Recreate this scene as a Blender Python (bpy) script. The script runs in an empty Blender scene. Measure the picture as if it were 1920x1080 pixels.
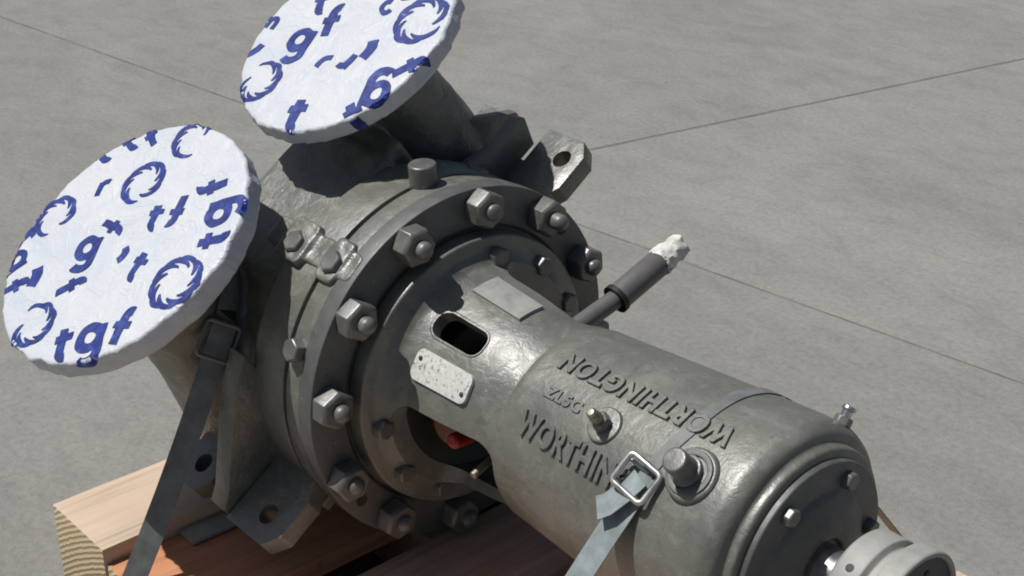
import bpy, bmesh, math, random
from mathutils import Vector, Matrix, noise

random.seed(7)
R = math.radians
scene = bpy.context.scene
col = scene.collection

# ------------------------------------------------------------------ camera
H = 0.45                                   # height of the shaft line above the ground
cam_d = bpy.data.cameras.new('camera')
cam = bpy.data.objects.new('camera', cam_d)
col.objects.link(cam)
cam_d.sensor_width = 36.0
cam_d.lens = 2800 / 1920 * 36.0
cam_d.clip_start = 0.05
cam_d.clip_end = 300
p = R(26.09)
upc = Vector((0, math.cos(p), math.sin(p)))
dc = Vector((0.6590, -0.3310, 0.6750)); dc -= upc * dc.dot(upc); dc.normalize()
yc = upc.cross(dc)
rot = Matrix((dc, yc, upc))                # camera axes -> place axes
cam.matrix_world = Matrix.Translation((1.531, -1.282, 1.124 + H)) @ rot.to_4x4()
scene.camera = cam

# ------------------------------------------------------------------ sky, sun, exposure
sun_dir = Vector((-0.34, -0.37, 1.0)).normalized()
world = bpy.data.worlds.new('World'); scene.world = world; world.use_nodes = True
wn = world.node_tree.nodes; wl = world.node_tree.links
sky = wn.new('ShaderNodeTexSky'); sky.sky_type = 'NISHITA'; sky.sun_disc = False
sky.sun_elevation = math.asin(sun_dir.z)
sky.sun_rotation = math.atan2(sun_dir.x, sun_dir.y)
sky.air_density = 1.0; sky.dust_density = 2.0; sky.ozone_density = 1.0
bg = wn['Background']; bg.inputs['Strength'].default_value = 0.05
wl.new(sky.outputs[0], bg.inputs[0])
sl = bpy.data.lights.new('sun', 'SUN'); sl.energy = 5.0; sl.angle = R(0.53); sl.color = (1.0, 0.972, 0.93)
so = bpy.data.objects.new('sun', sl); col.objects.link(so)
so.rotation_euler = sun_dir.to_track_quat('Z', 'Y').to_euler(); so.location = sun_dir * 6
vs = scene.view_settings
vs.view_transform = 'Standard'; vs.look = 'None'; vs.exposure = -0.18; vs.gamma = 1; vs.use_curve_mapping = False
scene.cycles.filter_width = 1.9

# ------------------------------------------------------------------ materials
def mat(name):
    m = bpy.data.materials.new(name); m.use_nodes = True
    return m, m.node_tree.nodes, m.node_tree.links, m.node_tree.nodes['Principled BSDF']
def nz(n, l, co, scale, detail=4, rough=.6, dist=0):
    t = n.new('ShaderNodeTexNoise'); t.inputs['Scale'].default_value = scale
    t.inputs['Detail'].default_value = detail; t.inputs['Roughness'].default_value = rough
    t.inputs['Distortion'].default_value = dist
    l.new(co, t.inputs['Vector']); return t
def ramp(n, l, src, stops, interp='LINEAR'):
    r = n.new('ShaderNodeValToRGB'); r.color_ramp.interpolation = interp
    e = r.color_ramp.elements
    while len(e) < len(stops): e.new(.5)
    for k, (pos, c) in enumerate(stops):
        e[k].position = pos; e[k].color = (*c, 1) if isinstance(c, tuple) else (c, c, c, 1)
    l.new(src, r.inputs[0]); return r
def mix(n, l, fac, a, b, mode='MIX'):
    m = n.new('ShaderNodeMix'); m.data_type = 'RGBA'; m.blend_type = mode
    for i, v in ((0, fac), (6, a), (7, b)):
        if hasattr(v, 'is_linked') or isinstance(v, bpy.types.NodeSocket): l.new(v, m.inputs[i])
        elif isinstance(v, tuple): m.inputs[i].default_value = (*v, 1)
        else: m.inputs[i].default_value = v
    return m.outputs[2]
def bump(n, l, bsdf, layers, bev=0):
    prev = None
    if bev:
        bn = n.new('ShaderNodeBevel'); bn.samples = 4; bn.inputs['Radius'].default_value = bev; prev = bn.outputs[0]
    for src, st, dist in layers:
        b = n.new('ShaderNodeBump'); b.inputs['Strength'].default_value = st; b.inputs['Distance'].default_value = dist
        l.new(src, b.inputs['Height'])
        if prev is not None: l.new(prev, b.inputs['Normal'])
        prev = b.outputs[0]
    l.new(prev, bsdf.inputs['Normal'])
def coord(n, kind='Object'):
    return n.new('ShaderNodeTexCoord').outputs[kind]

def paint(name, c, cast=.5, rough=(.36, .56), dust=.35, bev=0):
    m, n, l, b = mat(name); co = coord(n)
    big = nz(n, l, co, 9, 5, .62); fine = nz(n, l, co, 130, 4, .65); mid = nz(n, l, co, 38, 5, .6, .4)
    lo = tuple(x * .72 for x in c); hi = tuple(x * 1.3 for x in c)
    base = ramp(n, l, big.outputs[0], [(.3, lo), (.55, c), (.75, hi)])
    dm = ramp(n, l, mid.outputs[0], [(.52, 0.0), (.72, 1.0)])
    mm = n.new('ShaderNodeMath'); mm.operation = 'MULTIPLY'; l.new(dm.outputs[0], mm.inputs[0]); mm.inputs[1].default_value = dust
    c2 = mix(n, l, mm.outputs[0], base.outputs[0], (.26, .255, .23))
    sp = nz(n, l, co, 210, 2, .5); ch = ramp(n, l, sp.outputs[0], [(.70, 0.0), (.76, .5)])
    c3 = mix(n, l, ch.outputs[0], c2, (.40, .395, .37))
    sk = nz(n, l, co, 60, 6, .7, .8); sm = ramp(n, l, sk.outputs[0], [(.34, .55), (.46, 0.0)])
    c4 = mix(n, l, sm.outputs[0], c3, tuple(x * .55 for x in c))
    l.new(c4, b.inputs['Base Color'])
    rr = ramp(n, l, mid.outputs[0], [(.3, rough[0]), (.7, rough[1])]); l.new(rr.outputs[0], b.inputs['Roughness'])
    b.inputs['Specular IOR Level'].default_value = .95
    bump(n, l, b, [(big.outputs[0], .25 * cast, .01), (mid.outputs[0], .5 * cast, .004), (fine.outputs[0], .55 * cast, .0012)], bev)
    return m
OLIVE = (.136, .138, .118)
M = {}
M['paint'] = paint('grey_green_paint', OLIVE, .75, (.36, .52), .28)
M['letter'] = paint('cast_letter_paint', OLIVE, .5, (.38, .54), .28, .0028)
M['cast'] = paint('rough_cast_paint', (.126, .128, .110), 1.1, (.30, .48), .35)
M['shade_paint'] = paint('smooth_paint_shade_darkened', (.078, .081, .080), .3, (.46, .62), .12)  # same pump paint, darkened so the end-on faces carry shade in their colour
M['bolt'] = paint('painted_bolt', (.112, .112, .104), .35, (.3, .48), .3)

def metal(name, c, rough, sc=40):
    m, n, l, b = mat(name); co = coord(n)
    t = nz(n, l, co, sc, 5, .6, .5)
    r = ramp(n, l, t.outputs[0], [(.3, tuple(x * .7 for x in c)), (.7, c)]); l.new(r.outputs[0], b.inputs['Base Color'])
    b.inputs['Metallic'].default_value = .9
    rr = ramp(n, l, t.outputs[0], [(.3, rough), (.7, rough + .18)]); l.new(rr.outputs[0], b.inputs['Roughness'])
    bump(n, l, b, [(t.outputs[0], .15, .001)])
    return m
M['steel'] = metal('turned_steel', (.62, .61, .60), .22)
M['wire'] = metal('buckle_wire', (.58, .58, .57), .34)
M['brass'] = metal('dull_brass', (.40, .37, .30), .42)

def plain(name, c, rough=.5, sc=30, var=.25, spec=.5, bm=.2, bs=140):
    m, n, l, b = mat(name); co = coord(n)
    t = nz(n, l, co, sc, 5, .62)
    r = ramp(n, l, t.outputs[0], [(.3, tuple(x * (1 - var) for x in c)), (.7, tuple(min(1, x * (1 + var)) for x in c))])
    l.new(r.outputs[0], b.inputs['Base Color']); b.inputs['Roughness'].default_value = rough
    b.inputs['Specular IOR Level'].default_value = spec
    f = nz(n, l, co, bs, 3); bump(n, l, b, [(f.outputs[0], bm, .001)])
    return m
M['hub'] = plain('pale_grey_coupling_paint', (.30, .30, .28), .55, 25, .18, .4, .3)
M['black'] = plain('black_rubber_and_hole_shade', (.012, .012, .013), .6)  # black also paints the shade inside the jacking and hub holes
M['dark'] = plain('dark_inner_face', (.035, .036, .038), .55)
M['red'] = plain('red_plastic_cap', (.26, .014, .010), .4)
M['gland'] = plain('brown_gland', (.20, .10, .055), .5)
M['tape'] = plain('clear_plastic_tape', (.60, .60, .56), .55, 60, .3, .4, .8, 70)
M['rod'] = plain('grey_lilac_pipe', (.12, .115, .115), .45, 40, .15)

def plate_mat():
    m, n, l, b = mat('stamped_nameplate'); co = coord(n)
    t = nz(n, l, co, 170, 3, .6); u = nz(n, l, co, 60, 4)
    r = ramp(n, l, t.outputs[0], [(.33, (.22, .22, .20)), (.42, (.60, .60, .56)), (.7, (.74, .74, .70))])
    l.new(r.outputs[0], b.inputs['Base Color']); b.inputs['Metallic'].default_value = .25; b.inputs['Roughness'].default_value = .45
    bump(n, l, b, [(t.outputs[0], .5, .001)])
    return m
M['plate'] = plate_mat()
M['blank'] = plain('pale_blank_plate', (.27, .272, .255), .45, 45, .2, .6, .35)

def strap_mat(name, c, rough):
    m, n, l, b = mat(name); co = coord(n, 'UV')
    mp = n.new('ShaderNodeMapping'); mp.inputs['Scale'].default_value = (240, 1200, 1); l.new(co, mp.inputs[0])
    t = nz(n, l, mp.outputs[0], 1, 2); u = nz(n, l, coord(n), 40, 5)
    r = ramp(n, l, u.outputs[0], [(.3, tuple(x * .7 for x in c)), (.7, tuple(x * 1.25 for x in c))])
    l.new(r.outputs[0], b.inputs['Base Color']); b.inputs['Roughness'].default_value = rough
    bump(n, l, b, [(t.outputs[0], .3, .0006)])
    return m
M['strap'] = strap_mat('grey_woven_strap', (.15, .162, .16), .55)
M['strap_light'] = strap_mat('light_grey_blue_strap', (.22, .255, .265), .42)
M['strap_brown'] = strap_mat('brown_strap', (.14, .10, .06), .6)

def film():
    m, n, l, b = mat('white_printed_film'); co = coord(n)
    big = nz(n, l, co, 10, 5, .6, 1.2); cr = nz(n, l, co, 34, 5, .65, 2.0); fi = nz(n, l, co, 120, 3)
    c = ramp(n, l, big.outputs[0], [(.3, (.49, .53, .60)), (.6, (.57, .59, .622)), (.8, (.61, .615, .61))])
    l.new(c.outputs[0], b.inputs['Base Color'])
    b.inputs['Roughness'].default_value = .42; b.inputs['Specular IOR Level'].default_value = .4
    b.inputs['Subsurface Weight'].default_value = .05
    cz = nz(n, l, co, 13, 3, .5, 1.6); cm = ramp(n, l, cz.outputs[0], [(.455, 0.0), (.5, 1.0), (.545, 0.0)])
    cq = nz(n, l, co, 31, 3, .5, 2.2); cn = ramp(n, l, cq.outputs[0], [(.46, 0.0), (.5, 1.0), (.54, 0.0)])
    bump(n, l, b, [(cm.outputs[0], .22, .004), (cn.outputs[0], .16, .002), (big.outputs[0], .3, .01), (cr.outputs[0], .28, .005), (fi.outputs[0], .12, .001)])
    return m
M['film'] = film()
def ink():
    m, n, l, b = mat('blue_print'); co = coord(n)
    t = nz(n, l, co, 55, 4, .65, .6)
    c = ramp(n, l, t.outputs[0], [(.33, (.004, .012, .115)), (.52, (.008, .026, .20)), (.66, (.03, .062, .28)), (.78, (.18, .24, .44))])
    l.new(c.outputs[0], b.inputs['Base Color']); b.inputs['Roughness'].default_value = .45
    return m
M['ink'] = ink()

def wood(name, c, seed=0.0, ring=False, warm=None):
    m, n, l, b = mat(name); co = coord(n)
    mp = n.new('ShaderNodeMapping'); mp.inputs['Location'].default_value = (seed, seed * 1.7, seed * .6)
    l.new(co, mp.inputs[0]); v = mp.outputs[0]
    st = n.new('ShaderNodeMapping'); l.new(v, st.inputs[0])
    if ring:
        st.inputs['Scale'].default_value = (1, .05, 1)
        w = n.new('ShaderNodeTexWave'); w.wave_type = 'RINGS'; w.rings_direction = 'Y'
        st.inputs['Location'].default_value = (-.55, 0, .85)
        w.inputs['Scale'].default_value = 34; w.inputs['Distortion'].default_value = 2.2; w.inputs['Detail'].default_value = 3
        w.inputs['Detail Scale'].default_value = 2.5
        l.new(st.outputs[0], w.inputs[0]); g = w.outputs['Fac']
    else:
        st.inputs['Scale'].default_value = (60, 2.2, 60)
        g = nz(n, l, st.outputs[0], 1, 5, .6, .8).outputs[0]
    big = nz(n, l, v, 7, 4); fi = nz(n, l, v, 300, 2)
    dk = tuple(x * (.76 if ring else .68) for x in c); lt = tuple(min(.9, x * 1.18) for x in c)
    r = ramp(n, l, g, [(.3, dk), (.5, c), (.75, lt)])
    wmask = ramp(n, l, big.outputs[0], [(.42, 0.0), (.68, .55)])
    c2 = mix(n, l, wmask.outputs[0], r.outputs[0], warm or tuple(x * y for x, y in zip(c, (1.0, .72, .55))))
    vo = n.new('ShaderNodeTexVoronoi'); vo.inputs['Scale'].default_value = 6.5; l.new(v, vo.inputs['Vector'])
    kn = ramp(n, l, vo.outputs['Distance'], [(.03, .9), (.085, 0.0)])
    c3 = mix(n, l, kn.outputs[0], c2, (.10, .045, .02))
    l.new(c3, b.inputs['Base Color']); b.inputs['Roughness'].default_value = .72
    b.inputs['Specular IOR Level'].default_value = .25
    bump(n, l, b, [(g, .5 if ring else .3, .002), (fi.outputs[0], .25, .0008)])
    return m
M['wood_pale'] = wood('pale_sawn_pine', (.54, .43, .325), 3.1, False, (.53, .39, .295))
M['wood_end'] = wood('pine_end_grain', (.49, .40, .25), .0, True, (.50, .38, .23))
M['wood_orange'] = wood('orange_stained_pine', (.50, .24, .13), 8.3, False, (.46, .19, .095))
M['wood_pink'] = wood('pinkish_sawn_pine', (.54, .37, .27), 5.2, False, (.44, .23, .15))

def concrete():
    m, n, l, b = mat('worn_concrete'); co = coord(n)
    mp = n.new('ShaderNodeMapping'); mp.inputs['Rotation'].default_value = (0, 0, R(-38)); mp.inputs['Scale'].default_value = (.75, 1.25, 1)
    l.new(co, mp.inputs[0])
    cl = nz(n, l, mp.outputs[0], 1.6, 6, .62, .8); md = nz(n, l, mp.outputs[0], 9, 6, .68, .5); fi = nz(n, l, co, 70, 5, .7)
    gr = nz(n, l, co, 420, 2, .5)
    a = ramp(n, l, cl.outputs[0], [(.25, (.204, .200, .186)), (.5, (.232, .227, .210)), (.75, (.262, .257, .238))])
    c = mix(n, l, .75, a.outputs[0], ramp(n, l, md.outputs[0], [(.25, (.80, .80, .80)), (.5, (1, 1, 1)), (.75, (1.12, 1.12, 1.11))]).outputs[0], 'MULTIPLY')
    c = mix(n, l, .9, c, ramp(n, l, fi.outputs[0], [(.28, (.78, .78, .77)), (.5, (1, 1, 1)), (.72, (1.15, 1.15, 1.14))]).outputs[0], 'MULTIPLY')
    c = mix(n, l, .8, c, ramp(n, l, gr.outputs[0], [(.3, (.72, .72, .72)), (.5, (1, 1, 1)), (.7, (1.16, 1.16, 1.16))]).outputs[0], 'MULTIPLY')
    sp = nz(n, l, co, 26, 3, .5); k = ramp(n, l, sp.outputs[0], [(.70, 0.0), (.755, .55)])
    c = mix(n, l, k.outputs[0], c, (.15, .146, .134))
    st = nz(n, l, mp.outputs[0], 3.3, 4, .5, 1.5); s2 = ramp(n, l, st.outputs[0], [(.60, 0.0), (.74, .35)])
    c = mix(n, l, s2.outputs[0], c, (.185, .18, .168))
    l.new(c, b.inputs['Base Color']); b.inputs['Roughness'].default_value = .85; b.inputs['Specular IOR Level'].default_value = .25
    bump(n, l, b, [(md.outputs[0], .25, .01), (fi.outputs[0], .35, .003), (gr.outputs[0], .3, .001)])
    return m
M['concrete'] = concrete()
M['joint'] = plain('joint_dirt', (.15, .146, .135), .9, 12, .3, .2)

# ------------------------------------------------------------------ mesh helpers
def tag(o, label=None, cat=None, group=None, kind=None):
    if label: o['label'] = label
    if cat: o['category'] = cat
    if group: o['group'] = group
    if kind: o['kind'] = kind
    return o
def link(name, me, m=None, parent=None, loc=None, rotm=None, sharp=38):
    if m is not None and len(me.materials) == 0: me.materials.append(m)
    if sharp and not me.get('shaded'):
        for f in me.polygons: f.use_smooth = True
        me.set_sharp_from_angle(angle=R(sharp)); me['shaded'] = 1
    o = bpy.data.objects.new(name, me); col.objects.link(o)
    if parent is not None: o.parent = parent
    if loc is not None: o.location = loc
    if rotm is not None: o.rotation_euler = rotm.to_euler()
    return o
def to_mesh(bm, name='mesh'):
    bmesh.ops.recalc_face_normals(bm, faces=bm.faces)
    me = bpy.data.meshes.new(name); bm.to_mesh(me); bm.free(); return me
def lathe_into(bm, prof, n=96, axis='x', a0=0, a1=360, mtx=None):
    """closed profile of (t, r) turned round the axis; r=0 points collapse"""
    full = abs(a1 - a0 - 360) < 1e-6
    cnt = n if full else n + 1
    rings = []
    for (t, r) in prof:
        if r < 1e-7:
            v = Vector((t, 0, 0)); rings.append([bm.verts.new(v)] * cnt); continue
        ring = []
        for k in range(cnt):
            a = R(a0 + (a1 - a0) * k / n)
            ring.append(bm.verts.new((t, r * math.sin(a), r * math.cos(a))))
        rings.append(ring)
    vs_ = set()
    for i in range(len(rings) - 1):
        A, B = rings[i], rings[i + 1]
        for k in range(n):
            k2 = (k + 1) % cnt
            q = []
            for v in (A[k], A[k2], B[k2], B[k]):
                if v not in q: q.append(v)
            if len(q) >= 3:
                try: bm.faces.new(q)
                except ValueError: pass
    for r_ in rings:
        for v in r_: vs_.add(v)
    M4 = Matrix.Identity(4)
    if axis == 'z': M4 = Matrix(((0, 1, 0, 0), (0, 0, 1, 0), (1, 0, 0, 0), (0, 0, 0, 1)))
    if mtx is not None: M4 = mtx @ M4
    for v in vs_: v.co = M4 @ v.co
    return vs_
def lathe(prof, n=96, axis='x', mtx=None):
    bm = bmesh.new(); lathe_into(bm, prof, n, axis, mtx=mtx); return to_mesh(bm)
def rprof(pts, rad=.003, steps=3):
    """round the corners of an open (t,r) profile"""
    out = [pts[0]]
    for i in range(1, len(pts) - 1):
        P, A, B = Vector(pts[i]), Vector(pts[i - 1]), Vector(pts[i + 1])
        ra = pts[i][2] if len(pts[i]) > 2 else rad
        P = Vector(P[:2]); A = Vector(A[:2]); B = Vector(B[:2])
        da, db = (A - P), (B - P)
        ra = min(ra, da.length * .45, db.length * .45)
        if ra < 1e-5: out.append(tuple(P)); continue
        s, e = P + da.normalized() * ra, P + db.normalized() * ra
        for k in range(steps + 1):
            t = k / steps
            q = s * (1 - t) ** 2 + P * 2 * t * (1 - t) + e * t * t
            out.append((q.x, q.y))
    out.append(pts[-1][:2]); out[0] = pts[0][:2]
    return out
def prism_into(bm, poly, z0, z1, mtx=None):
    a = [bm.verts.new((x, y, z0)) for x, y in poly]; b = [bm.verts.new((x, y, z1)) for x, y in poly]
    n = len(poly)
    bm.faces.new(a[::-1]); bm.faces.new(b)
    for i in range(n): bm.faces.new((a[i], a[(i + 1) % n], b[(i + 1) % n], b[i]))
    if mtx is not None:
        for v in a + b: v.co = mtx @ v.co
    return a + b
def bevel_mesh(me, w=.002, seg=2, ang=30):
    bm = bmesh.new(); bm.from_mesh(me)
    es = [e for e in bm.edges if len(e.link_faces) == 2 and e.calc_face_angle(0) > R(ang)]
    bmesh.ops.bevel(bm, geom=es, offset=w, segments=seg, affect='EDGES', profile=.6, clamp_overlap=True)
    bm.to_mesh(me); bm.free(); return me
def prism(poly, z0, z1, mtx=None, bev=.002):
    bm = bmesh.new(); prism_into(bm, poly, z0, z1, mtx); me = to_mesh(bm)
    return bevel_mesh(me, bev) if bev else me
def box(x0, x1, y0, y1, z0, z1, bev=.002, mtx=None):
    return prism([(x0, y0), (x1, y0), (x1, y1), (x0, y1)], z0, z1, mtx, bev)
def rrect(hx, hy, r, n=6):
    out = []
    for cx, cy, a0 in ((hx - r, hy - r, 0), (-hx + r, hy - r, 90), (-hx + r, -hy + r, 180), (hx - r, -hy + r, 270)):
        for k in range(n + 1):
            a = R(a0 + 90 * k / n); out.append((cx + r * math.cos(a), cy + r * math.sin(a)))
    return out
def evaluated(me, mods):
    o = bpy.data.objects.new('tmp', me); col.objects.link(o)
    extra = []
    for kind, props in mods:
        md = o.modifiers.new('m', kind)
        for k, v in props.items():
            if k == 'object' and isinstance(v, bpy.types.Mesh):
                c = bpy.data.objects.new('tmpc', v); col.objects.link(c); extra.append(c); v = c
            setattr(md, k, v)
    dg = bpy.context.evaluated_depsgraph_get(); dg.update()
    out = bpy.data.meshes.new_from_object(o.evaluated_get(dg))
    bpy.data.objects.remove(o)
    for c in extra: bpy.data.objects.remove(c)
    return out
def cut(me, cutters):
    for c in cutters:
        me = evaluated(me, [('BOOLEAN', dict(operation='DIFFERENCE', solver='EXACT', object=c))])
    return me
def frame(origin, z, x=(1, 0, 0)):
    z = Vector(z).normalized(); x = Vector(x); x = (x - z * x.dot(z)).normalized(); y = z.cross(x)
    return Matrix.Translation(origin) @ Matrix((x, y, z)).transposed().to_4x4()
def radial(x, phi, r):
    """frame on the cylinder round the shaft: z outward, x along the shaft"""
    o = Vector((0, math.sin(R(phi)), math.cos(R(phi))))
    return frame(Vector((x, 0, 0)) + o * r, o)
def tube_mesh(pts, r, n=12, closed=False):
    bm = bmesh.new(); P = [Vector(q) for q in pts]; rings = []
    N = len(P); up = None
    for i in range(N):
        a = P[i - 1] if (i > 0 or closed) else P[i]; b = P[(i + 1) % N] if (i < N - 1 or closed) else P[i]
        t = (b - a).normalized()
        if up is None: up = t.orthogonal().normalized()
        up = (up - t * up.dot(t)).normalized(); s = t.cross(up)
        rr = r[i] if isinstance(r, (list, tuple)) else r
        rings.append([bm.verts.new(P[i] + (up * math.cos(2 * math.pi * k / n) + s * math.sin(2 * math.pi * k / n)) * rr) for k in range(n)])
    for i in range(N if closed else N - 1):
        A, B = rings[i], rings[(i + 1) % N]
        for k in range(n): bm.faces.new((A[k], A[(k + 1) % n], B[(k + 1) % n], B[k]))
    if not closed: bm.faces.new(rings[0][::-1]); bm.faces.new(rings[-1])
    return to_mesh(bm)
def ribbon(pts, wdirs, width, thick=.0016):
    """a flat strap along pts; wdirs = width direction at each point"""
    bm = bmesh.new(); uvl = bm.loops.layers.uv.new('UVMap'); P = [Vector(q) for q in pts]; rows = []; s = 0; S = []
    for i in range(len(P)):
        t = (P[min(i + 1, len(P) - 1)] - P[max(i - 1, 0)]).normalized()
        w = Vector(wdirs[i] if isinstance(wdirs, list) else wdirs); w = (w - t * w.dot(t)).normalized()
        nn = t.cross(w)
        rows.append([bm.verts.new(P[i] + w * a * width / 2 + nn * b * thick / 2) for a, b in ((-1, -1), (1, -1), (1, 1), (-1, 1))])
        if i: s += (P[i] - P[i - 1]).length
        S.append(s)
    for i in range(len(P) - 1):
        A, B = rows[i], rows[i + 1]
        for k in range(4):
            f = bm.faces.new((A[k], A[(k + 1) % 4], B[(k + 1) % 4], B[k]))
            for lp, uv in zip(f.loops, ((k % 2 * width, S[i]), ((k + 1) % 2 * width, S[i]), ((k + 1) % 2 * width, S[i + 1]), (k % 2 * width, S[i + 1]))):
                lp[uvl].uv = uv
    bm.faces.new(rows[0][::-1]); bm.faces.new(rows[-1])
    return to_mesh(bm)
def glyph(txt, size, extrude=0.0, bold=.0, spacing=1.0, shear=0.0):
    cu = bpy.data.curves.new('g', 'FONT'); cu.body = txt; cu.size = size; cu.extrude = extrude; cu.offset = bold
    cu.align_x = 'CENTER'; cu.align_y = 'CENTER'; cu.space_character = spacing; cu.resolution_u = 4; cu.shear = shear
    if extrude == 0: cu.fill_mode = 'FRONT'
    me = evaluated(cu, [])
    bpy.data.curves.remove(cu); return me

# ------------------------------------------------------------------ ground: concrete slabs with joints
ground_base = link('ground', box(-40, 40, -40, 40, -.2, -.0030, 0), M['joint'], sharp=0)
tag(ground_base, kind='structure')
def ground_slab(poly):
    bm = bmesh.new(); prism_into(bm, poly, -.15, 0); me = to_mesh(bm)
    link('slab', bevel_mesh(me, .008, 3), M['concrete'], ground_base, sharp=30)
# joint lines read off the floor: one roughly along the shaft, one across
ja, jb = Vector((-3.948, .923)), Vector((.15, 1.35)); jd = (jb - ja).normalized(); jn = Vector((-jd.y, jd.x))
ka, kb = Vector((-1.431, 1.629)), Vector((-1.076, 3.381)); kd = (kb - ka).normalized(); kn = Vector((kd.y, -kd.x))
tpar = (ka - ja).dot(kn) / jd.dot(kn); X0 = ja + jd * tpar
g = .0036
L = 34
ground_slab([tuple(X0 - jd * L - jn * g), tuple(X0 - jd * L - jn * L), tuple(X0 + jd * L - jn * L), tuple(X0 + jd * L - jn * g)][::1])
ground_slab([tuple(X0 - jd * L + jn * g), tuple(X0 - kn * g + jn * g), tuple(X0 + kd * L - kn * g), tuple(X0 + kd * L - jd * L)])
ground_slab([tuple(X0 + kn * g + jn * g), tuple(X0 + jd * L + jn * g), tuple(X0 + kd * L + jd * L), tuple(X0 + kd * L + kn * g)])

# ------------------------------------------------------------------ pallet
TOP = H - .292
pal = bpy.data.objects.new('pallet', None); col.objects.link(pal); pal.location = (.15, 0, 0)
tag(pal, 'rough pine pallet of sawn boards under the pump', 'pallet')
def plank(name, x0, x1, y0, y1, z0, z1, m, tilt=0, end=None):
    cx, cy, cz = (x0 + x1) / 2, (y0 + y1) / 2, (z0 + z1) / 2
    hx, hy, hz = (x1 - x0) / 2, (y1 - y0) / 2, (z1 - z0) / 2
    bm = bmesh.new(); prism_into(bm, [(-hx, -hy), (hx, -hy), (hx, hy), (-hx, hy)], -hz, hz)
    bmesh.ops.subdivide_edges(bm, edges=[e for e in bm.edges if abs((e.verts[0].co - e.verts[1].co).y) > hy], cuts=14)
    for v in bm.verts:
        q = v.co * 6 + Vector((x0 * 9, 3, z0))
        v.co += Vector((noise.noise(q) * .0022, noise.noise(q + Vector((9, 0, 0))) * .001, noise.noise(q + Vector((0, 9, 0))) * .0016))
    bmesh.ops.recalc_face_normals(bm, faces=bm.faces)
    me = bpy.data.meshes.new('plank'); bm.to_mesh(me); bm.free()
    bevel_mesh(me, .0025, 2, 40)
    me.materials.append(m)
    if end:
        me.materials.append(end)
        for f in me.polygons:
            if abs(f.normal.y) > .8: f.material_index = 1
    o = link(name, me, None, pal, Vector((cx, cy, cz)) - pal.location, sharp=40)
    o.rotation_euler.z = R(tilt); return o
YL, YR = -.507, .478
plank('timber', -.490, -.322, YL, .45, 0.005, TOP + .030, M['wood_pale'], .3, M['wood_end'])
plank('plank', -.317, -.112, YL + .004, YR, TOP - .034, TOP, M['wood_orange'], -.4, M['wood_end'])
plank('plank', -.046, .150, YL - .01, YR, TOP - .030, TOP - .004, M['wood_pink'], .2, M['wood_end'])
plank('plank', .200, .352, YL, YR + .006, TOP - .030, TOP - .004, M['wood_pink'], -.2, M['wood_end'])
plank('plank', .385, .520, YL, YR + .004, TOP - .030, TOP - .003, M['wood_pale'], .1, M['wood_end'])
plank('plank', .560, .750, YL, YR + .014, TOP - .030, TOP - .004, M['wood_pale'], -.3, M['wood_end'])
for y in (YL + .012, -.05, YR - .11):
    st = box(-.56, .56, -.045, .045, -.059, .059, .004)
    link('stringer', st, M['wood_end'] if y < -.4 else M['wood_pink'], pal, Vector((.235, y + .045, .064)) - pal.location, sharp=40)
# flat steel strip lying across the boards under the foot
bar = link('steel_strip', box(-.022, .022, -.30, .30, 0, .006, .001), M['hub'], None, (-.296, -.075, TOP + .0015), sharp=30)
tag(bar, 'flat grey metal strip lying on the orange board under the pump foot', 'metal strip')
blk = bpy.data.objects.new('support_block', None); col.objects.link(blk); blk.location = (.36, .05, TOP - .003)
tag(blk, 'wooden block in the shadow under the bearing housing', 'wood block')
link('block', box(-.05, .05, -.12, .12, 0, .120, .003), M['wood_pink'], blk, (0, 0, 0), sharp=40)
link('wedge', prism([(-.12, 0), (.12, 0), (.12, .012)], -.05, .05, Matrix(((0, 0, 1, 0), (1, 0, 0, 0), (0, 1, 0, .1205), (0, 0, 0, 1))), .001), M['wood_pale'], blk, (0, 0, 0), sharp=40)

# ------------------------------------------------------------------ pump
TILT = R(35.2)
ROT = Matrix.Rotation(TILT, 3, 'X')
BASE = Vector((0, 0, -.2885))              # base below the shaft line
pump = bpy.data.objects.new('pump', None); col.objects.link(pump)
pump.location = Vector((0, 0, H)) + BASE; pump.rotation_euler = (TILT, 0, 0)
tag(pump, 'grey-green industrial centrifugal pump tipped on its side on the pallet', 'pump')
OFF = ROT.transposed() @ (-BASE)           # pump frame: x shaft, y to the right, z nozzle direction
def part(name, me, m, parent=None, sharp=38, mtx=None):
    if parent is None:
        o = link(name, me, m, pump, OFF, sharp=sharp)
        if mtx is not None: o.matrix_local = Matrix.Translation(OFF) @ mtx
    else:
        o = link(name, me, m, parent, sharp=sharp)
        if mtx is not None: o.matrix_local = mtx
    return o

F1 = Vector((-.376, -.189, .394)); RF1 = .220; T1 = .037
F2 = Vector((-.343, .273, .362)); RF2 = .193; T2 = .030

# cast casing: back body and the two nozzles grown together
bm = bmesh.new()
lathe_into(bm, [(-.16, 0), (-.16, .258), (-.27, .255), (-.37, .24), (-.44, .205), (-.48, .15), (-.50, .07), (-.502, 0)], 64)
lathe_into(bm, [(-.02, 0), (-.02, .15), (.05, .14), (.13, .118), (.20, .105), (.27, .100), (F1.z - T1 + .004, .100), (F1.z - T1 + .004, 0)], 48, 'z', mtx=Matrix.Translation((F1.x, F1.y, 0)))
lathe_into(bm, [(-.13, 0), (-.12, .07), (-.06, .097), (.10, .096), (.18, .090), (.25, .087), (F2.z - T2 + .004, .089), (F2.z - T2 + .004, 0)], 48, 'z', mtx=Matrix.Translation((F2.x, F2.y, 0)))
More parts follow.
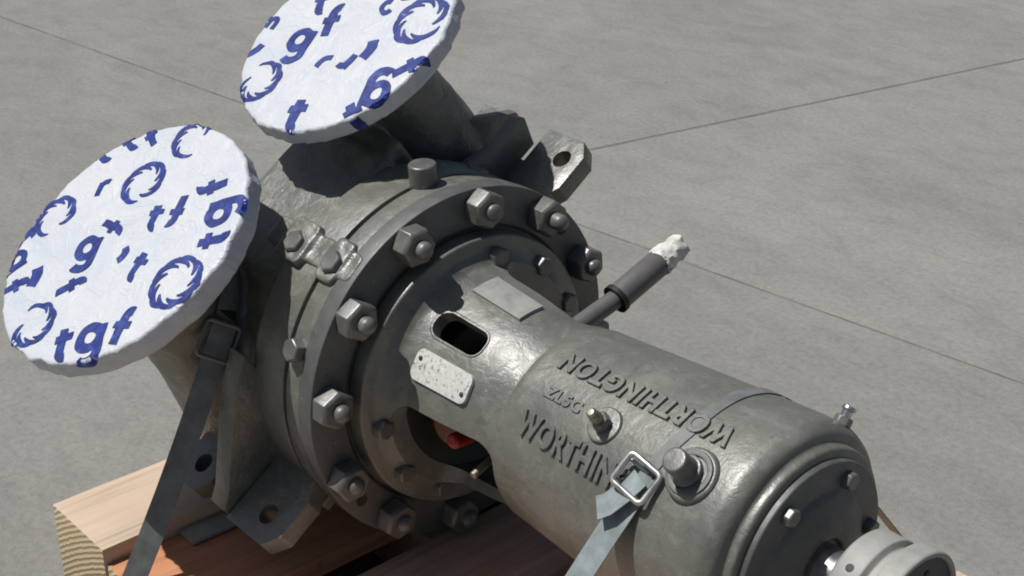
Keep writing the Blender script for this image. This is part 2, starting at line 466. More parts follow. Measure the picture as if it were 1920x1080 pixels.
# volute hump between the nozzles
prism_into(bm, [(-.20, -.10), (-.20, .16), (-.42, .16), (-.42, -.10)], .1, .252)
prism_into(bm, [(-.22, .06), (-.22, .20), (-.42, .20), (-.42, .06)], .1, .245)
bmesh.ops.recalc_face_normals(bm, faces=bm.faces)
raw = bpy.data.meshes.new('raw'); bm.to_mesh(raw); bm.free()
body = evaluated(raw, [('REMESH', dict(mode='VOXEL', voxel_size=.0062)), ('SMOOTH', dict(factor=.5, iterations=10))])
nrm_ = [v.normal.copy() for v in body.vertices]
for v, nv in zip(body.vertices, nrm_):
    q = v.co
    v.co = q + nv * (noise.noise(q * 28) * .0014 + noise.noise(q * 90) * .0007)
casing = part('casing', body, M['cast'], sharp=0)
for f in body.polygons: f.use_smooth = True

# casing ring with the parting groove
cr = lathe(rprof([(-.205, .20), (-.205, .276), (-.195, .285), (-.1165, .286), (-.1165, .268), (-.1075, .268), (-.1075, .2865), (-.072, .2875), (-.072, .20)], .0025), 160)
part('casing_ring', cr, M['paint'], casing, sharp=32)
# cover with bolts
cov = lathe(rprof([(-.0725, 0), (-.0725, .2885), (-.040, .2885), (-.040, .228), (-.046, .224), (-.046, .12), (-.046, 0)], .0025), 160)
cover = part('cover_flange', cov, M['shade_paint'], sharp=32)  # darkened paint puts the shade of the front face into colour
hexp = [(math.cos(R(60 * k)), math.sin(R(60 * k))) for k in range(6)]
def hex_mesh(rad, h, cham=.12):
    bm = bmesh.new()
    lv = [(0, 1), (h * (1 - cham * 1.3), 1), (h, 1 - cham)]
    rings = []
    for z, s in lv: rings.append([bm.verts.new((z, x * rad * s, y * rad * s)) for x, y in hexp])
    for i in range(2):
        for k in range(6): bm.faces.new((rings[i][k], rings[i][(k + 1) % 6], rings[i + 1][(k + 1) % 6], rings[i + 1][k]))
    bm.faces.new(rings[0][::-1]); bm.faces.new(rings[-1])
    return bevel_mesh(to_mesh(bm), .0011, 1, 20)
nut_me = hex_mesh(.0305, .031, .13)
stud_me = lathe(rprof([(-.004, 0), (-.004, .0135), (.042, .0135), (.047, .009), (.051, 0)], .003), 20)
nuts = []
for k in range(12):
    a = 251.6 + 30 * k
    mtx = Matrix.Translation((-.0395, .26 * math.sin(R(a)), .26 * math.cos(R(a)))) @ Matrix.Rotation(R(-a * 1.0 + random.uniform(-25, 25)), 4, 'X')
    nt = part('nut', nut_me, M['bolt'], sharp=25, mtx=mtx)
    part('stud', stud_me, M['bolt'], nt, sharp=25, mtx=Matrix.Diagonal((random.uniform(.86, 1.2), 1, 1, 1)))
# jacking holes beside two nuts, their inner shade painted as black discs
for a in (251.6 + 30 * 6 + 13, 251.6 + 30 - 14):
    hm = lathe([(-.0398, 0), (-.0392, .0095), (-.0392, .0001)], 20)
    part('jacking_hole', hm, M['black'], cover, mtx=Matrix.Translation((.0004, .262 * math.sin(R(a)), .262 * math.cos(R(a)))) @ Matrix.Translation((.0, 0, 0)))

# radial plugs, bolts and the rough ear across the parting line
pm = radial(-.108, 31.2, .278)
plug = part('plug', lathe(rprof([(0, 0), (0, .0215), (.040, .0215), (.042, .019), (.042, 0)], .003), 28, 'z'), M['bolt'], mtx=pm)
eb = bmesh.new(); prism_into(eb, rrect(.105, .024, .010), -.02, .004, Matrix.Translation((-.02, 0, 0)))
prism_into(eb, rrect(.030, .034, .008), -.02, .011, Matrix.Translation((-.052, -.002, 0)))
prism_into(eb, rrect(.020, .036, .008), -.02, .009, Matrix.Translation((.040, -.002, 0)))
bmesh.ops.recalc_face_normals(eb, faces=eb.faces)
er = bpy.data.meshes.new('er'); eb.to_mesh(er); eb.free()
er = evaluated(er, [('REMESH', dict(mode='VOXEL', voxel_size=.0035)), ('SMOOTH', dict(factor=.5, iterations=4))])
nrm_ = [v.normal.copy() for v in er.vertices]
for v, nv in zip(er.vertices, nrm_): v.co += nv * noise.noise(v.co * 60) * .0014
ear = part('casing_ear', er, M['cast'], mtx=radial(-.135, -6, .286), sharp=0)
for f in er.polygons: f.use_smooth = True
hx = hex_mesh(.019, .020)
RX = Matrix.Rotation(R(-90), 4, 'Y')
for (x, ph, r0) in ((-.187, -7.5, .284), (-.094, -7.5, .283), (-.090, -34.3, .284), (-.150, 60, .270), (-.12, -95, .284)):
    b_ = part('bolt', hx, M['bolt'], sharp=25, mtx=radial(x, ph, r0) @ RX)
sm_ = lathe(rprof([(0, 0), (0, .006), (.012, .005), (.015, 0)], .001), 14, 'z')
part('grease_nipple', sm_, M['steel'], mtx=radial(-.165, 48, .272))

# feet: two lugs each side, with a web between
def foot(side):
    for (x0, x1) in ((-.350, -.262), (-.185, -.066 if side < 0 else -.080)):
        poly = [(x0, .20), (x1 - .02, .20), (x1 - .018, .285), (x1, .315), (x1, .380), (x1 - .022, .407), (x0 + .0, .407), (x0, .3)]
        poly = [(x, side * y) for x, y in poly]
        if side < 0: poly = poly[::-1]
        hx_ = -.305 if x0 < -.3 else -.117
        me = prism(poly, .014, .048, None, .0028)
        cyl_ = lathe([(-.02, 0), (-.02, .0165), (.1, .0165), (.1, 0)], 28, 'z', Matrix.Translation((hx_, side * .364, 0)))
        me = cut(me, [cyl_])
        part('foot_lug', me, M['cast'], sharp=35)
        sp = lathe(rprof([(.0475, .0172), (.0492, .0172), (.0492, .029), (.0475, .029)], .0005), 30, 'z', Matrix.Translation((hx_, side * .364, 0)))
    # web
    prof = [(-.402, .016), (-.402, .056), (-.380, .070), (-.262, .190), (-.21, .225), (-.21, .016)] if side < 0 else [(.412, .016), (.412, .052), (.395, .066), (.33, .122), (.25, .155), (.25, .016)]
    mt = Matrix(((0, 0, 1, 0), (1, 0, 0, 0), (0, 1, 0, 0), (0, 0, 0, 1)))
    part('foot_web', prism(prof, *((-.228, -.188) if side < 0 else (-.292, -.268)), mt, .004), M['cast'], sharp=35)
    part('foot_base', box(-.345, -.088, min(side * .19, side * (.30 if side < 0 else .338)), max(side * .19, side * (.30 if side < 0 else .338)), .0120, .0462, .003), M['cast'], sharp=35)
foot(-1); foot(1)
part('foot_gusset', prism([(.372, .045), (.384, .098), (.374, .108), (.31, .105), (.25, .125), (.25, .045)], -.216, -.192, Matrix(((0, 0, 1, 0), (1, 0, 0, 0), (0, 1, 0, 0), (0, 0, 0, 1))), .003), M['cast'], sharp=35)

# ------------------------------------------------------------------ bearing frame adapter with windows
def shell(prof_out, prof_in, n=160):
    bm = bmesh.new(); lathe_into(bm, prof_out + prof_in[::-1] + [prof_out[0]], n)
    bmesh.ops.remove_doubles(bm, verts=bm.verts, dist=1e-6)
    return to_mesh(bm)
po = rprof([(-.0455, .10), (-.0455, .219), (-.014, .2195), (-.011, .198), (.001, .180, .008), (.030, .1695), (.095, .164), (.155, .155), (.190, .1455), (.207, .1440)], .004)
pi_ = [(-.0455, .098), (.0, .150), (.04, .150), (.10, .146), (.19, .128), (.207, .127)]
ad = shell(po, pi_)
def window_cut(x0, x1, p0, p1, r, rin, rout, n=7):
    """cutter: rounded rectangle in (x, arc) swept radially"""
    bm = bmesh.new(); pm_ = (p0 + p1) / 2; rm = .165
    outl = rrect((x1 - x0) / 2, R(p1 - p0) / 2 * rm, r, n)
    dense = []
    for i in range(len(outl)):
        a, b_ = Vector(outl[i]), Vector(outl[(i + 1) % len(outl)])
        k = max(1, int((b_ - a).length / .006))
        for j in range(k): dense.append(a.lerp(b_, j / k))
    A, B = [], []
    for q in dense:
        ph = R(pm_) + q.y / rm; x = (x0 + x1) / 2 + q.x
        A.append(bm.verts.new((x, rin * math.sin(ph), rin * math.cos(ph)))); B.append(bm.verts.new((x, rout * math.sin(ph), rout * math.cos(ph))))
    N = len(A)
    for i in range(N): bm.faces.new((A[i], A[(i + 1) % N], B[(i + 1) % N], B[i]))
    ca = bm.verts.new(sum((v.co for v in A), Vector()) / N); cb = bm.verts.new(sum((v.co for v in B), Vector()) / N * 1.3)
    for i in range(N): bm.faces.new((A[(i + 1) % N], A[i], ca)); bm.faces.new((B[i], B[(i + 1) % N], cb))
    return to_mesh(bm)
ad = cut(ad, [window_cut(.003, .193, -122, -47, .035, .08, .27), window_cut(.001, .185, 46, 128, .03, .08, .27), window_cut(.022, .118, -9.0, 5.5, .017, .10, .24)])
adapter = part('bearing_frame', ad, M['paint'], sharp=34)
# raised lip round the slot
lipo, lipi = [], []
bm = bmesh.new(); ro = rrect(.0535, .0265, .0225, 8); ri = rrect(.0485, .0215, .0178, 8); vo, vi, vb = [], [], []
def lipmap(x, y, h):
    xx = .070 + x; rr = .1672 - (xx - .04) * .115 + h if xx > .04 else .1672 + (.04 - xx) * .12 + h
    ph = R(-1.75) + y / .165; return (xx, rr * math.sin(ph), rr * math.cos(ph))
for (a, b_) in zip(ro, ri):
    vo.append(bm.verts.new(lipmap(*a, -.002))); vi.append(bm.verts.new(lipmap(*((Vector(a) + Vector(b_)) / 2), .0042))); vb.append(bm.verts.new(lipmap(*b_, -.006)))
for i in range(len(vo)):
    j = (i + 1) % len(vo)
    bm.faces.new((vo[i], vo[j], vi[j], vi[i])); bm.faces.new((vi[i], vi[j], vb[j], vb[i]))
part('slot_lip', to_mesh(bm), M['paint'], adapter, sharp=0)
# flange screws seen in the windows
for a in (46, -62, 76, 106, -92, -120):
    part('frame_bolt', hex_mesh(.0165, .018), M['bolt'], adapter, sharp=25, mtx=Matrix.Translation((-.0115, .190 * math.sin(R(a)), .188 * math.cos(R(a)))))
# plain cast pad on top and the nameplate, both bent to the frame
def r_ad(x):
    P = [(.0, .2), (.016, .190), (.040, .171), (.095, .164), (.155, .155), (.190, .1455), (.3, .1455)]
    for (a, ra), (b_, rb) in zip(P, P[1:]):
        if x <= b_: return ra + (rb - ra) * max(0, (x - a)) / (b_ - a)
    return .1455
def bent_plate(cx, ph, hx_, hy_, rad, h0, h1, rf, flat=0.0):
    poly = rrect(hx_, hy_, rad, 5); bm = bmesh.new()
    nx, ny = 14, 10
    import itertools
    top = prism_into(bm, poly, 0, 1)
    bmesh.ops.triangulate(bm, faces=bm.faces)
    bmesh.ops.subdivide_edges(bm, edges=[e for e in bm.edges if e.calc_length() > .02 and abs(e.verts[0].co.z - e.verts[1].co.z) < .5], cuts=4)
    for v in bm.verts:
        x = cx + v.co.x; a = R(ph) + v.co.y / .165; r = rf(x) + (h1 if v.co.z > .5 else h0)
        v.co = (x, r * math.sin(a), r * math.cos(a))
    return to_mesh(bm)
rpl = lambda x: .1712 - (x - .03) * .10
npm = part('nameplate', bent_plate(.082, -24.5, .055, .0225, .011, -.003, .0030, rpl), M['plate'], sharp=30)
for sx in (-.046, .046):
    part('rivet', lathe(rprof([(0, 0), (0, .004), (.0022, .003), (.003, 0)], .001), 12, 'z'), M['dark'], npm, mtx=radial(.082 + sx, -24.5 + (3 if sx < 0 else -3), rpl(.082 + sx) + .0028))
def bent_box(cx, ph, hx_, hy_, h0, h1, rf, nx=10, ny=8):
    bm = bmesh.new(); G = {}
    for k, h in ((0, h0), (1, h1)):
        for i in range(nx + 1):
            for j in range(ny + 1):
                x = cx - hx_ + 2 * hx_ * i / nx; a = R(ph) + (-hy_ + 2 * hy_ * j / ny) / .165; r = rf(x) + h
                G[k, i, j] = bm.verts.new((x, r * math.sin(a), r * math.cos(a)))
    for k in (0, 1):
        for i in range(nx):
            for j in range(ny): bm.faces.new((G[k, i, j], G[k, i + 1, j], G[k, i + 1, j + 1], G[k, i, j + 1]))
    for i in range(nx):
        for j in (0, ny): bm.faces.new((G[0, i, j], G[0, i + 1, j], G[1, i + 1, j], G[1, i, j]))
    for j in range(ny):
        for i in (0, nx): bm.faces.new((G[0, i, j], G[0, i, j + 1], G[1, i, j + 1], G[1, i, j]))
    return to_mesh(bm)
part('blank_plate', bent_box(.080, 29.0, .050, .0235, -.006, .0028, rpl), M['blank'], adapter, sharp=30)

# inside the frame: seal gland, sleeve, red plug
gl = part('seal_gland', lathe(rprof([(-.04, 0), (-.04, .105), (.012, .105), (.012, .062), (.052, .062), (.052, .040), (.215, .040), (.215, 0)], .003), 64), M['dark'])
rp = frame((.104, -.113, .062), (.05, -.75, .65))
part('gland_body', lathe(rprof([(-.03, 0), (-.03, .030), (.012, .030), (.012, 0)], .003), 24, 'z'), M['gland'], mtx=frame((.066, -.100, .055), (.05, -.75, .6)))
part('red_plug', lathe(rprof([(-.02, 0), (-.02, .012), (.016, .012), (.020, .009), (.020, 0)], .003), 20, 'z'), M['red'], mtx=rp)
part('brass_fitting', lathe(rprof([(-.01, 0), (-.01, .006), (.03, .006), (.03, 0)], .001), 12, 'z'), M['brass'], mtx=frame((.140, -.118, .026), (.1, -.8, .3)))

# ------------------------------------------------------------------ bearing housing
hp = rprof([(.186, 0), (.186, .138), (.198, .1475), (.206, .1505), (.235, .1520), (.34, .1590), (.47, .1675), (.555, .1725), (.590, .1730, .012), (.606, .1640, .01), (.6095, .1500), (.6220, .1490), (.6245, .1400), (.6245, 0)], .005, 4)
housing = part('bearing_housing', lathe(hp, 160), M['paint'], sharp=34)
def r_h(x):
    P = [(.2, .150), (.235, .1520), (.34, .1590), (.47, .1675), (.555, .1725), (.7, .1725)]
    for (a, ra), (b_, rb) in zip(P, P[1:]):
        if x <= b_: return ra + (rb - ra) * max(0, x - a) / (b_ - a)
    return .1725
def bent_text(txt, x0, x1, ph, height, flip=False, ex=.0042, bold=.0006):
    me = glyph(txt, 1.0, 0.0, .042, 1.14)
    xs = [v.co.x for v in me.vertices]; ys = [v.co.y for v in me.vertices]
    ax, bx, ay, by = min(xs), max(xs), min(ys), max(ys)
    bm = bmesh.new(); bm.from_mesh(me); bpy.data.meshes.remove(me)
    bmesh.ops.dissolve_limit(bm, angle_limit=R(2), verts=bm.verts, edges=bm.edges)
    ret = bmesh.ops.extrude_face_region(bm, geom=bm.faces[:])
    for e in ret['geom']:
        if isinstance(e, bmesh.types.BMVert): e.co.z = 1
    for v in bm.verts:
        s = (v.co.x - ax) / (bx - ax); t = (v.co.y - (ay + by) / 2) / (by - ay)
        if flip: s = 1 - s; t = -t
        x = x0 + (x1 - x0) * s; r = r_h(x)
        a = R(ph) + t * height / r; r += ex if v.co.z > .5 else -.003
        v.co = (x, r * math.sin(a), r * math.cos(a))
    return to_mesh(bm)
part('raised_lettering', bent_text('WORTHINGTON', .240, .545, 14.2, .032, True), M['letter'], housing, sharp=20)
part('raised_lettering', bent_text('WORTHING', .236, .452, -24.3, .036, False), M['letter'], housing, sharp=20)
part('raised_lettering', bent_text('ZL5C', .252, .322, -4.6, .018, False, .0022), M['letter'], housing, sharp=20)
# bosses, plug and fittings
def boss(x, ph, r, h, cone=.006):
    return part('boss', lathe(rprof([(-.02, 0), (-.02, r + cone), (h * .5, r + cone * .5), (h, r), (h, 0)], .003), 40, 'z'), M['paint'], housing, mtx=radial(x, ph, r_h(x)))
b1 = boss(.531, -7.0, .0330, .007)
part('oil_ring', lathe(rprof([(.0069, .031), (.010, .030), (.010, .023), (.0069, .022)], .001), 40, 'z'), M['shade_paint'], b1)
tl = Matrix.Rotation(R(-6), 4, 'Y') @ Matrix.Rotation(R(4), 4, 'X')
fp = part('filler_plug', lathe(rprof([(0, 0), (0, .021), (.010, .021), (.011, .0165), (.040, .0165), (.042, .0145), (.042, 0)], .0015), 32, 'z'), M['bolt'], mtx=radial(.527, -7.0, r_h(.527) + .005))
b2 = boss(.372, -6.2, .0235, .005, .004)
part('fitting', hex_mesh(.0135, .016), M['bolt'], b2, sharp=25, mtx=Matrix.Translation((0, 0, .004)) @ RX)
part('fitting_tip', lathe(rprof([(.018, 0), (.018, .0085), (.030, .0085), (.034, .006), (.038, .0075), (.042, .005), (.042, 0)], .001), 18, 'z'), M['brass'], b2)
bf = part('fitting', hex_mesh(.0125, .012), M['bolt'], sharp=25, mtx=radial(.585, 72, .170) @ RX)
part('fitting_tip', lathe(rprof([(.010, 0), (.010, .007), (.020, .007), (.021, .010), (.026, .009), (.026, 0)], .001), 16, 'z'), M['steel'], bf, mtx=RX.inverted())

# end cover, shaft and coupling hub
ec = lathe(rprof([(.620, 0), (.620, .1375), (.634, .1365), (.635, .100), (.642, .090, .01), (.650, .066, .01), (.652, .052), (.652, .040), (.645, .039), (.645, 0)], .003), 128)
ecv = part('end_cover', ec, M['shade_paint'], sharp=32)
eh = hex_mesh(.0125, .013)
for k in range(6):
    a = 8 + 60 * k - 4
    part('cover_bolt', eh, M['bolt'], ecv, sharp=25, mtx=Matrix.Translation((.6335, .113 * math.sin(R(a)), .113 * math.cos(R(a)))) @ Matrix.Rotation(R(20 * k), 4, 'X'))
part('shaft', lathe(rprof([(.64, 0), (.64, .0325), (.772, .0325), (.772, 0)], .002), 64), M['steel'])
hubp = rprof([(.700, .0325), (.700, .074), (.706, .081), (.738, .081), (.742, .072), (.754, .072), (.758, .088), (.782, .088), (.785, .086), (.785, .081), (.779, .080), (.779, .0325)], .002)
hubm = lathe(hubp + [hubp[0]], 96)
hub = part('coupling_hub', hubm, M['hub'], sharp=32)
part('hub_face', lathe([(.7805, .034), (.7805, .0802)], 64), M['dark'], hub, sharp=0)
for k in range(8):
    a = 45 * k + 12
    part('hub_hole', lathe(rprof([(0, 0), (.0012, .0055), (.0016, .004), (.0016, 0)], .0002), 14), M['black'], hub, mtx=Matrix.Translation((.7802, .058 * math.sin(R(a)), .056 * math.cos(R(a)))))  # black disc paints the dark inside of each hole
part('set_screw', lathe(rprof([(0, 0), (0, .0055), (.0012, .005), (.0012, 0)], .0002), 16, 'z'), M['black'], hub, mtx=radial(.722, -2, .0806))

# vent pipe with a taped end
va, vb_, vc, vd = Vector((.105, .085, .035)), Vector((.105, .215, -.016)), Vector((.108, .312, -.040)), Vector((.109, .352, -.047))
vent = part('vent_pipe', tube_mesh([va, vb_], .0150, 24), M['rod'])
dv = (vc - vb_).normalized()
part('sleeve', tube_mesh([vb_ - dv * .006, vb_ - dv * .004, vc - dv * .002, vc], [.018, .0215, .0215, .020], 28), M['rod'], vent)
part('collar', tube_mesh([vb_ - dv * .009, vb_ - dv * .0005], .0238, 28), M['black'], vent)
tp = tube_mesh([vc + dv * (-.012 + .0045 * k) for k in range(13)], [.0222, .0225, .0225, .0222, .0215, .020, .0192, .0188, .0190, .0196, .0198, .0180, .0110], 28)
for v in tp.vertices: v.co += Vector((noise.noise(v.co * 110), noise.noise(v.co * 110 + Vector((5, 0, 0))), noise.noise(v.co * 110 + Vector((0, 5, 0))))) * .0042
part('tape_wrap', tp, M['tape'], vent)

# ------------------------------------------------------------------ film-wrapped flange covers
def wrapped(name, C, rad, T, label, seed):
    root = bpy.data.objects.new(name, None); col.objects.link(root)
    bp = C - Vector((0, 0, T))
    root.location = Vector((0, 0, H)) + ROT @ bp; root.rotation_euler = (TILT, 0, 0)
    tag(root, label, 'flange cover')
    sd = Vector((seed, seed * 2, 0))
    bm = bmesh.new(); n = 150
    prof = [(.045 * i, 0) for i in range(0)]
    rr = [(0.0, T)]
    for i in range(1, 27): rr.append(((rad - .006) * i / 26, T))
    for k in range(1, 6):
        a = R(18 * k); rr.append((rad - .006 + .006 * math.sin(a), T - .006 + .006 * math.cos(a)))
    for i in range(1, 9): rr.append((rad, (T - .006) * (1 - i / 9)))
    rr += [(rad - .004, -.002), (rad - .03, 0.0), (rad - .07, .001), (.088, .002), (.0885, .010)]
    rings = []
    for (r, z) in rr:
        if r == 0: rings.append([bm.verts.new((0, 0, z))] * n); continue
        ring = []
        for k in range(n):
            a = 2 * math.pi * k / n; d = Vector((math.cos(a), math.sin(a), 0))
            rim = max(0, min(1, (r / rad - .9) / .1)) if z > .001 else .6
            wr = noise.noise(Vector((a * 9, z * 30, seed))) * .0042 + noise.noise(Vector((a * 26, z * 60, seed + 3))) * .0022
            q = d * (r + wr * rim) + Vector((0, 0, z))
            if z > T - .003: q.z += noise.noise(d * r * 16 + sd) * .0012 + noise.noise(d * r * 45 + sd) * .0006 * min(1, r / rad * 1.4)
            ring.append(bm.verts.new(q))
        rings.append(ring)
    for i in range(len(rings) - 1):
        for k in range(n):
            q = []
            for v in (rings[i][k], rings[i][(k + 1) % n], rings[i + 1][(k + 1) % n], rings[i + 1][k]):
                if v not in q: q.append(v)
            bm.faces.new(q)
    me = to_mesh(bm)
    link('film', me, M['film'], root, (0, 0, 0), sharp=0)
    for f in me.polygons: f.use_smooth = True
    def place(me2, u, v, ang, nm):
        """drop flat print onto the face, bending it over the rim"""
        ca, sa = math.cos(ang), math.sin(ang)
        bm = bmesh.new(); bm.from_mesh(me2)
        bmesh.ops.triangulate(bm, faces=bm.faces)
        for _ in range(2):
            es = [e for e in bm.edges if e.calc_length() > .009]
            if es: bmesh.ops.subdivide_edges(bm, edges=es, cuts=1, use_grid_fill=False); bmesh.ops.triangulate(bm, faces=bm.faces)
        for w in bm.verts:
            x, y = w.co.x, w.co.y
            jx = noise.noise(Vector((x * 60 + u * 50, y * 60, seed))) * .0022; jy = noise.noise(Vector((x * 60, y * 60 + v * 50, seed + 7))) * .0022
            x += jx; y += jy
            X, Y = u + x * ca - y * sa, v + x * sa + y * ca
            r = math.hypot(X, Y); d = Vector((X, Y, 0)).normalized()
            z = T + .0009 + w.co.z + noise.noise(d * r * 16 + sd) * .0012 + noise.noise(d * r * 45 + sd) * .0006 * min(1, r / rad * 1.4)
            lim = rad - .001
            if r > lim:
                z = T - .002 - (r - lim); a = math.atan2(Y, X) % (2 * math.pi)
                wr = noise.noise(Vector((a * 9, max(z, 0) * 30, seed))) * .0042 + noise.noise(Vector((a * 26, max(z, 0) * 60, seed + 3))) * .0022
                q = d * (rad + .0012 + wr); w.co = (q.x, q.y, max(z, .001))
            else: w.co = (X, Y, z)
        m3 = bpy.data.meshes.new(nm); bm.to_mesh(m3); bm.free()
        link(nm, m3, M['ink'], root, (0, 0, 0), sharp=0)
    return root, place
def strokes(paths, size, w):
    """letter drawn as thick strokes; paths in em units"""
    bm = bmesh.new()
    for k, (pth, wk) in enumerate(paths):
        P = [Vector((x, y, 0)) for x, y in pth]; A, B = [], []
        for i in range(len(P)):
            t = (P[min(i + 1, len(P) - 1)] - P[max(i - 1, 0)]).normalized(); nn = Vector((-t.y, t.x, 0)) * w * wk / 2
            z = Vector((0, 0, .0002 * k))
            A.append(bm.verts.new((P[i] + nn) * size + z)); B.append(bm.verts.new((P[i] - nn) * size + z))
        for i in range(len(P) - 1): bm.faces.new((A[i], B[i], B[i + 1], A[i + 1]))
    me = bpy.data.meshes.new('s'); bm.to_mesh(me); bm.free(); return me
def arc(cx, cy, rx, ry, a0, a1, n=12):
    return [(cx + rx * math.cos(R(a0 + (a1 - a0) * i / n)), cy + ry * math.sin(R(a0 + (a1 - a0) * i / n))) for i in range(n + 1)]
LET = {
    't': [([(-.02, .36), (-.02, -.15)] + arc(.09, -.16, .11, .14, 180, 290, 6), 1.15), ([(-.20, .15), (.20, .15)], .9)],
    'f': [(arc(.11, .25, .12, .15, 70, 180, 6) + [(-.01, .2), (-.01, -.32)], 1.15), ([(-.19, .10), (.19, .10)], .9)],
    'g': [(arc(-.02, .10, .20, .21, 0, 360, 22), 1.0), ([(.20, .33), (.20, -.22)] + arc(.0, -.22, .20, .17, 0, -140, 9), 1.0)],
    'r': [([(-.08, .22), (-.08, -.22)], 1.1), (arc(.08, .05, .16, .15, 165, 60, 6), 1.0)],
    'n': [([(-.14, .2), (-.14, -.2)], 1.1), (arc(.0, .0, .14, .18, 165, 0, 8) + [(.14, -.2)], 1.0)],
    'c': [(arc(0, 0, .17, .2, 50, 310, 14), 1.0)],
    ')': [(arc(-.1, 0, .18, .22, 60, -60, 8), 1.1)], '(': [(arc(.15, -.05, .26, .26, 100, 190, 8), .8)],
    ',': [([(.03, .2), (.05, .05), (.02, -.08), (-.04, -.2)], 1.3)],
}
def wreath(Rw, gaps=()):
    bm = bmesh.new(); nb = 9
    for k in range(nb):
        if k in gaps: continue
        a0 = 2 * math.pi * k / nb; A, B = [], []
        for i in range(9):
            t = i / 8; a = a0 + t * R(82); r = Rw * (.66 + .34 * math.sin(t * math.pi * .62) / math.sin(math.pi * .62) * 1.0)
            w = Rw * .110 * math.sin(math.pi * (t * .86 + .10)) + .0006
            A.append(bm.verts.new(((r + w) * math.cos(a), (r + w) * math.sin(a), 0))); B.append(bm.verts.new(((r - w) * math.cos(a), (r - w) * math.sin(a), 0)))
        for i in range(8): bm.faces.new((A[i], B[i], B[i + 1], A[i + 1]))
    me = bpy.data.meshes.new('w'); bm.to_mesh(me); bm.free(); return me
def img_ang(mx, my, deg):
    c, s = math.cos(R(deg)), math.sin(R(deg)); v = Vector(mx) * c + Vector(my) * s; w = Vector(my) * c - Vector(mx) * s
    q = v.normalized() + Vector((w.y, -w.x)).normalized()
    return math.atan2(q.y, q.x)
MX1, MY1 = (.050, .021), (-.047, .034)
MX2, MY2 = (.052, .016), (-.047, .043)
r1, pl1 = wrapped('flange_cover', F1, RF1, T1, 'large round white film-wrapped flange cover with blue print, nearest the camera on the left', 2.3)
r2, pl2 = wrapped('flange_cover', F2, RF2, T2, 'smaller round white film-wrapped flange cover with blue print, cut by the top edge', 6.1)
prints1 = [('t', .068, -.176, 3, .100), ('g', .114, -.150, 0, .112), ('f', .148, -.110, -16, .098), ('W', .172, -.012, .044), ('W', -.020, -.178, .038, (2, 3)),
           ('W', -.059, .090, .039, (4,)), ('W', -.040, .188, .036, (0, 1, 2)), ('W', -.178, -.027, .038, (5, 6)), ('r', -.131, .049, -10, .080), ('f', -.044, .008, -125, .080),
           ('g', -.047, -.047, -14, .100), ('f', -.020, -.104, -70, .085), (')', .026, -.020, -20, .080), ('t', .077, -.023, -28, .085), ('t', .027, .052, -12, .080),
           ('f', .057, .084, 165, .090), ('f', .088, .139, 95, .088), ('g', .145, .112, 92, .105), ('t', .172, .069, 85, .090), ('t', -.200, -.078, -50, .080), ('g', -.176, -.124, -60, .088),
           ('f', -.131, -.155, -65, .085), (',', -.105, -.122, 8, .110), ('t', -.196, .094, 40, .080), ('t', -.162, .134, 35, .075), ('f', -.126, .160, 30, .080)]
prints2 = [('f', -.053, .011, -8, .105), ('g', -.080, -.043, -20, .110), ('W', .120, .070, .046, (3,)), ('W', -.090, -.128, .040, (6, 7)), ('t', .042, -.156, -10, .108), ('t', .152, -.120, 22, .100),
           ('g', .152, -.064, 170, .112), ('f', .172, -.014, -68, .100), ('(', .006, -.060, -35, .100), ('r', .048, -.038, 140, .085), (',', .070, -.008, -12, .110), ('n', -.176, -.025, -30, .075),
           (',', -.160, -.080, -50, .090), ('c', .035, .072, 10, .075), ('t', -.110, .040, 0, .090), ('W', -.02, .135, .038), ('g', .045, .125, 0, .09)]
glyphs = {}
for pl, prints, mx, my in ((pl1, prints1, MX1, MY1), (pl2, prints2, MX2, MY2)):
    for e in prints:
        if e[0] == 'W':
            me = wreath(e[3] * .96, e[4] if len(e) > 4 else ()); pl(me, e[1], e[2], random.uniform(0, 6), 'printed_emblem')
        else:
            me = strokes(LET[e[0]], e[4] * .80, .175)
            pl(me, e[1], e[2], img_ang(mx, my, e[3]), 'printed_letter')

# ------------------------------------------------------------------ tie-down straps
def W(v): return Vector((0, 0, H)) + ROT @ Vector(v)
def thing(name, loc, label, cat):
    o = bpy.data.objects.new(name, None); col.objects.link(o); o.location = loc; tag(o, label, cat); return o
def wpart(name, me, m, parent, sharp=38):
    return link(name, me, m, parent, -parent.location, sharp=sharp)
def buckle(parent, c, nrm, along, w=.046, l_=.046, wr=.0034, m='wire'):
    mt = frame(c, nrm, along)
    pts = [mt @ Vector((x, y, 0)) for x, y in rrect(l_ / 2, w / 2, .006, 3)]
    b_ = wpart('buckle', tube_mesh(pts, wr, 8, True), M[m], parent, 0)
    for f in b_.data.polygons: f.use_smooth = True
    return b_, mt
# strap round the left nozzle
NC = Vector((F1.x, F1.y, 0))
s1 = thing('tie_down_strap', (-.257, -.50, 0), 'dark grey flat strap with buckle running from the left nozzle to the pallet edge', 'strap')
pts = []; wd = []
low = Vector((-.240, -.503, TOP + .004))
def neckpt(ang, z, r=.1095): return W((NC.x + r * math.cos(R(ang)), NC.y + r * math.sin(R(ang)), z))
loop = [(a, .322 - .0 * k) for k, a in enumerate(range(215, 20, -15))]
up_pump = ROT @ Vector((0, 0, 1))
for a, z in [(230, .30), (200, .30), (170, .298), (140, .295), (110, .29), (85, .285), (65, .28), (48, .274), (34, .265), (20, .252), (10, .243)]:
    pts.append(neckpt(a, z)); wd.append(up_pump)
start = neckpt(2, .232, .112)
N = 16
wx = Vector((.80, .25, .35)).normalized()
for i in range(N + 1):
    t = i / N; q = start.lerp(low, t); q += Vector((0, 0, -.012 * math.sin(math.pi * t)))
    pts.append(q); wd.append((low - start).cross(cam.location - start).normalized() * -1)
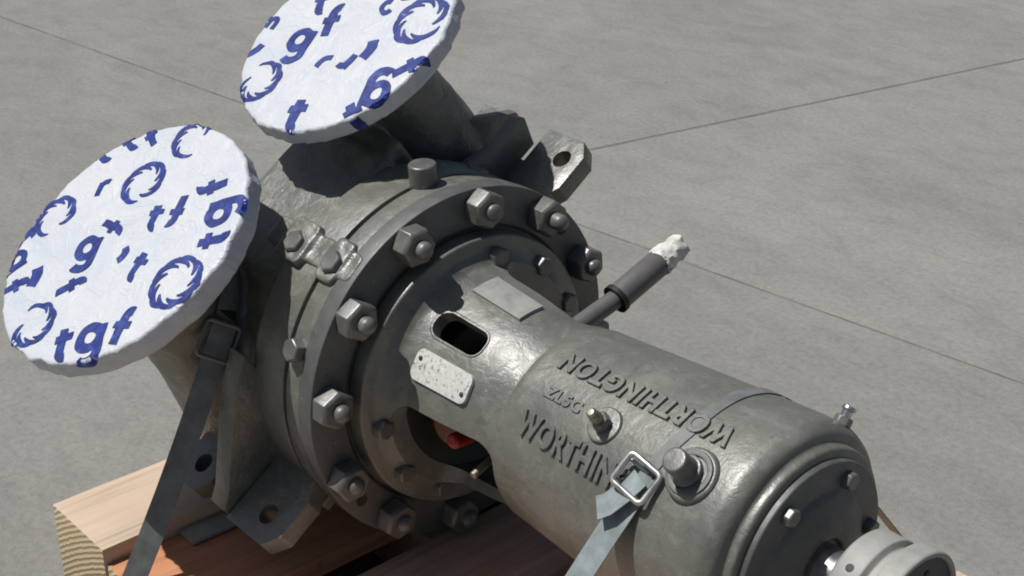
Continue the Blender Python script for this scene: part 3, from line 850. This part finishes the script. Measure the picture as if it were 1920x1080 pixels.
pts += [low + Vector((0, -.003, -.012)), low + Vector((.002, .0, -.06)), low + Vector((.002, .0, -.135))]
wd += [Vector((1, 0, 0))] * 3
wpart('webbing', ribbon(pts, wd, .037), M['strap'], s1)
cdir = (cam.location - start).normalized()
bk = start.lerp(low, .07) + cdir * .012
buckle(s1, bk, cdir, (low - start), .052, .056, .0036, 'bolt')
# strap over the bearing housing
s2 = thing('tie_down_strap', (.47, -.40, TOP), 'light grey-blue strap with steel wire buckle cinched over the bearing housing', 'strap')
pts = []; XS = .487
el = Vector((.415, -.40, TOP + .001)); er_ = Vector((.470, .482, TOP + .001))
def hpt(ph, x=XS, h=.0018): return W((x, (r_h(x) + h) * math.sin(R(ph)), (r_h(x) + h) * math.cos(R(ph))))
xr = lambda ph: XS - .018 * max(0, -ph + 10) / 30 
arc = [hpt(a, xr(a)) for a in range(-20, 85, 4)]
left = [el.lerp(arc[0], i / 8) + Vector((-.004, -.012, 0)) * math.sin(math.pi * i / 8) for i in range(8)]
right = [arc[-1].lerp(er_, i / 8) for i in range(1, 9)]
wpart('webbing', ribbon([el + Vector((0, .0, -.03))] + left + arc[:2], Vector((1, 0, 0)), .036), M['strap_light'], s2)
wpart('top_webbing', ribbon(arc[1:23], Vector((1, 0, 0)), .019), M['strap'], s2)
wpart('far_webbing', ribbon([hpt(71, xr(71), .001)] + arc[23:] + right, Vector((1, 0, 0)), .022), M['strap_brown'], s2)
bc = hpt(-19, xr(-19), .016)
nb_ = (W((0, math.sin(R(-19)), math.cos(R(-19)))) - W((0, 0, 0))).normalized()
b_, mt = buckle(s2, bc, (nb_ * .8 + cdir * .3), (arc[0] - arc[2]), .050, .044, .0042)
b2_, mt = buckle(s2, bc - nb_ * .010 + Vector((-.010, 0, -.002)), (nb_ * .8 + cdir * .5), (arc[0] - arc[2]), .046, .030, .0030)
# loose tail of the strap
tl_ = [hpt(-18, xr(-18), .010), hpt(-26, xr(-26) - .004, .016), hpt(-33, xr(-33) - .012, .024), hpt(-36, xr(-36) - .022, .028)]
wpart('loose_tail', ribbon(tl_, Vector((1, 0, .1)), .032), M['strap_light'], s2)
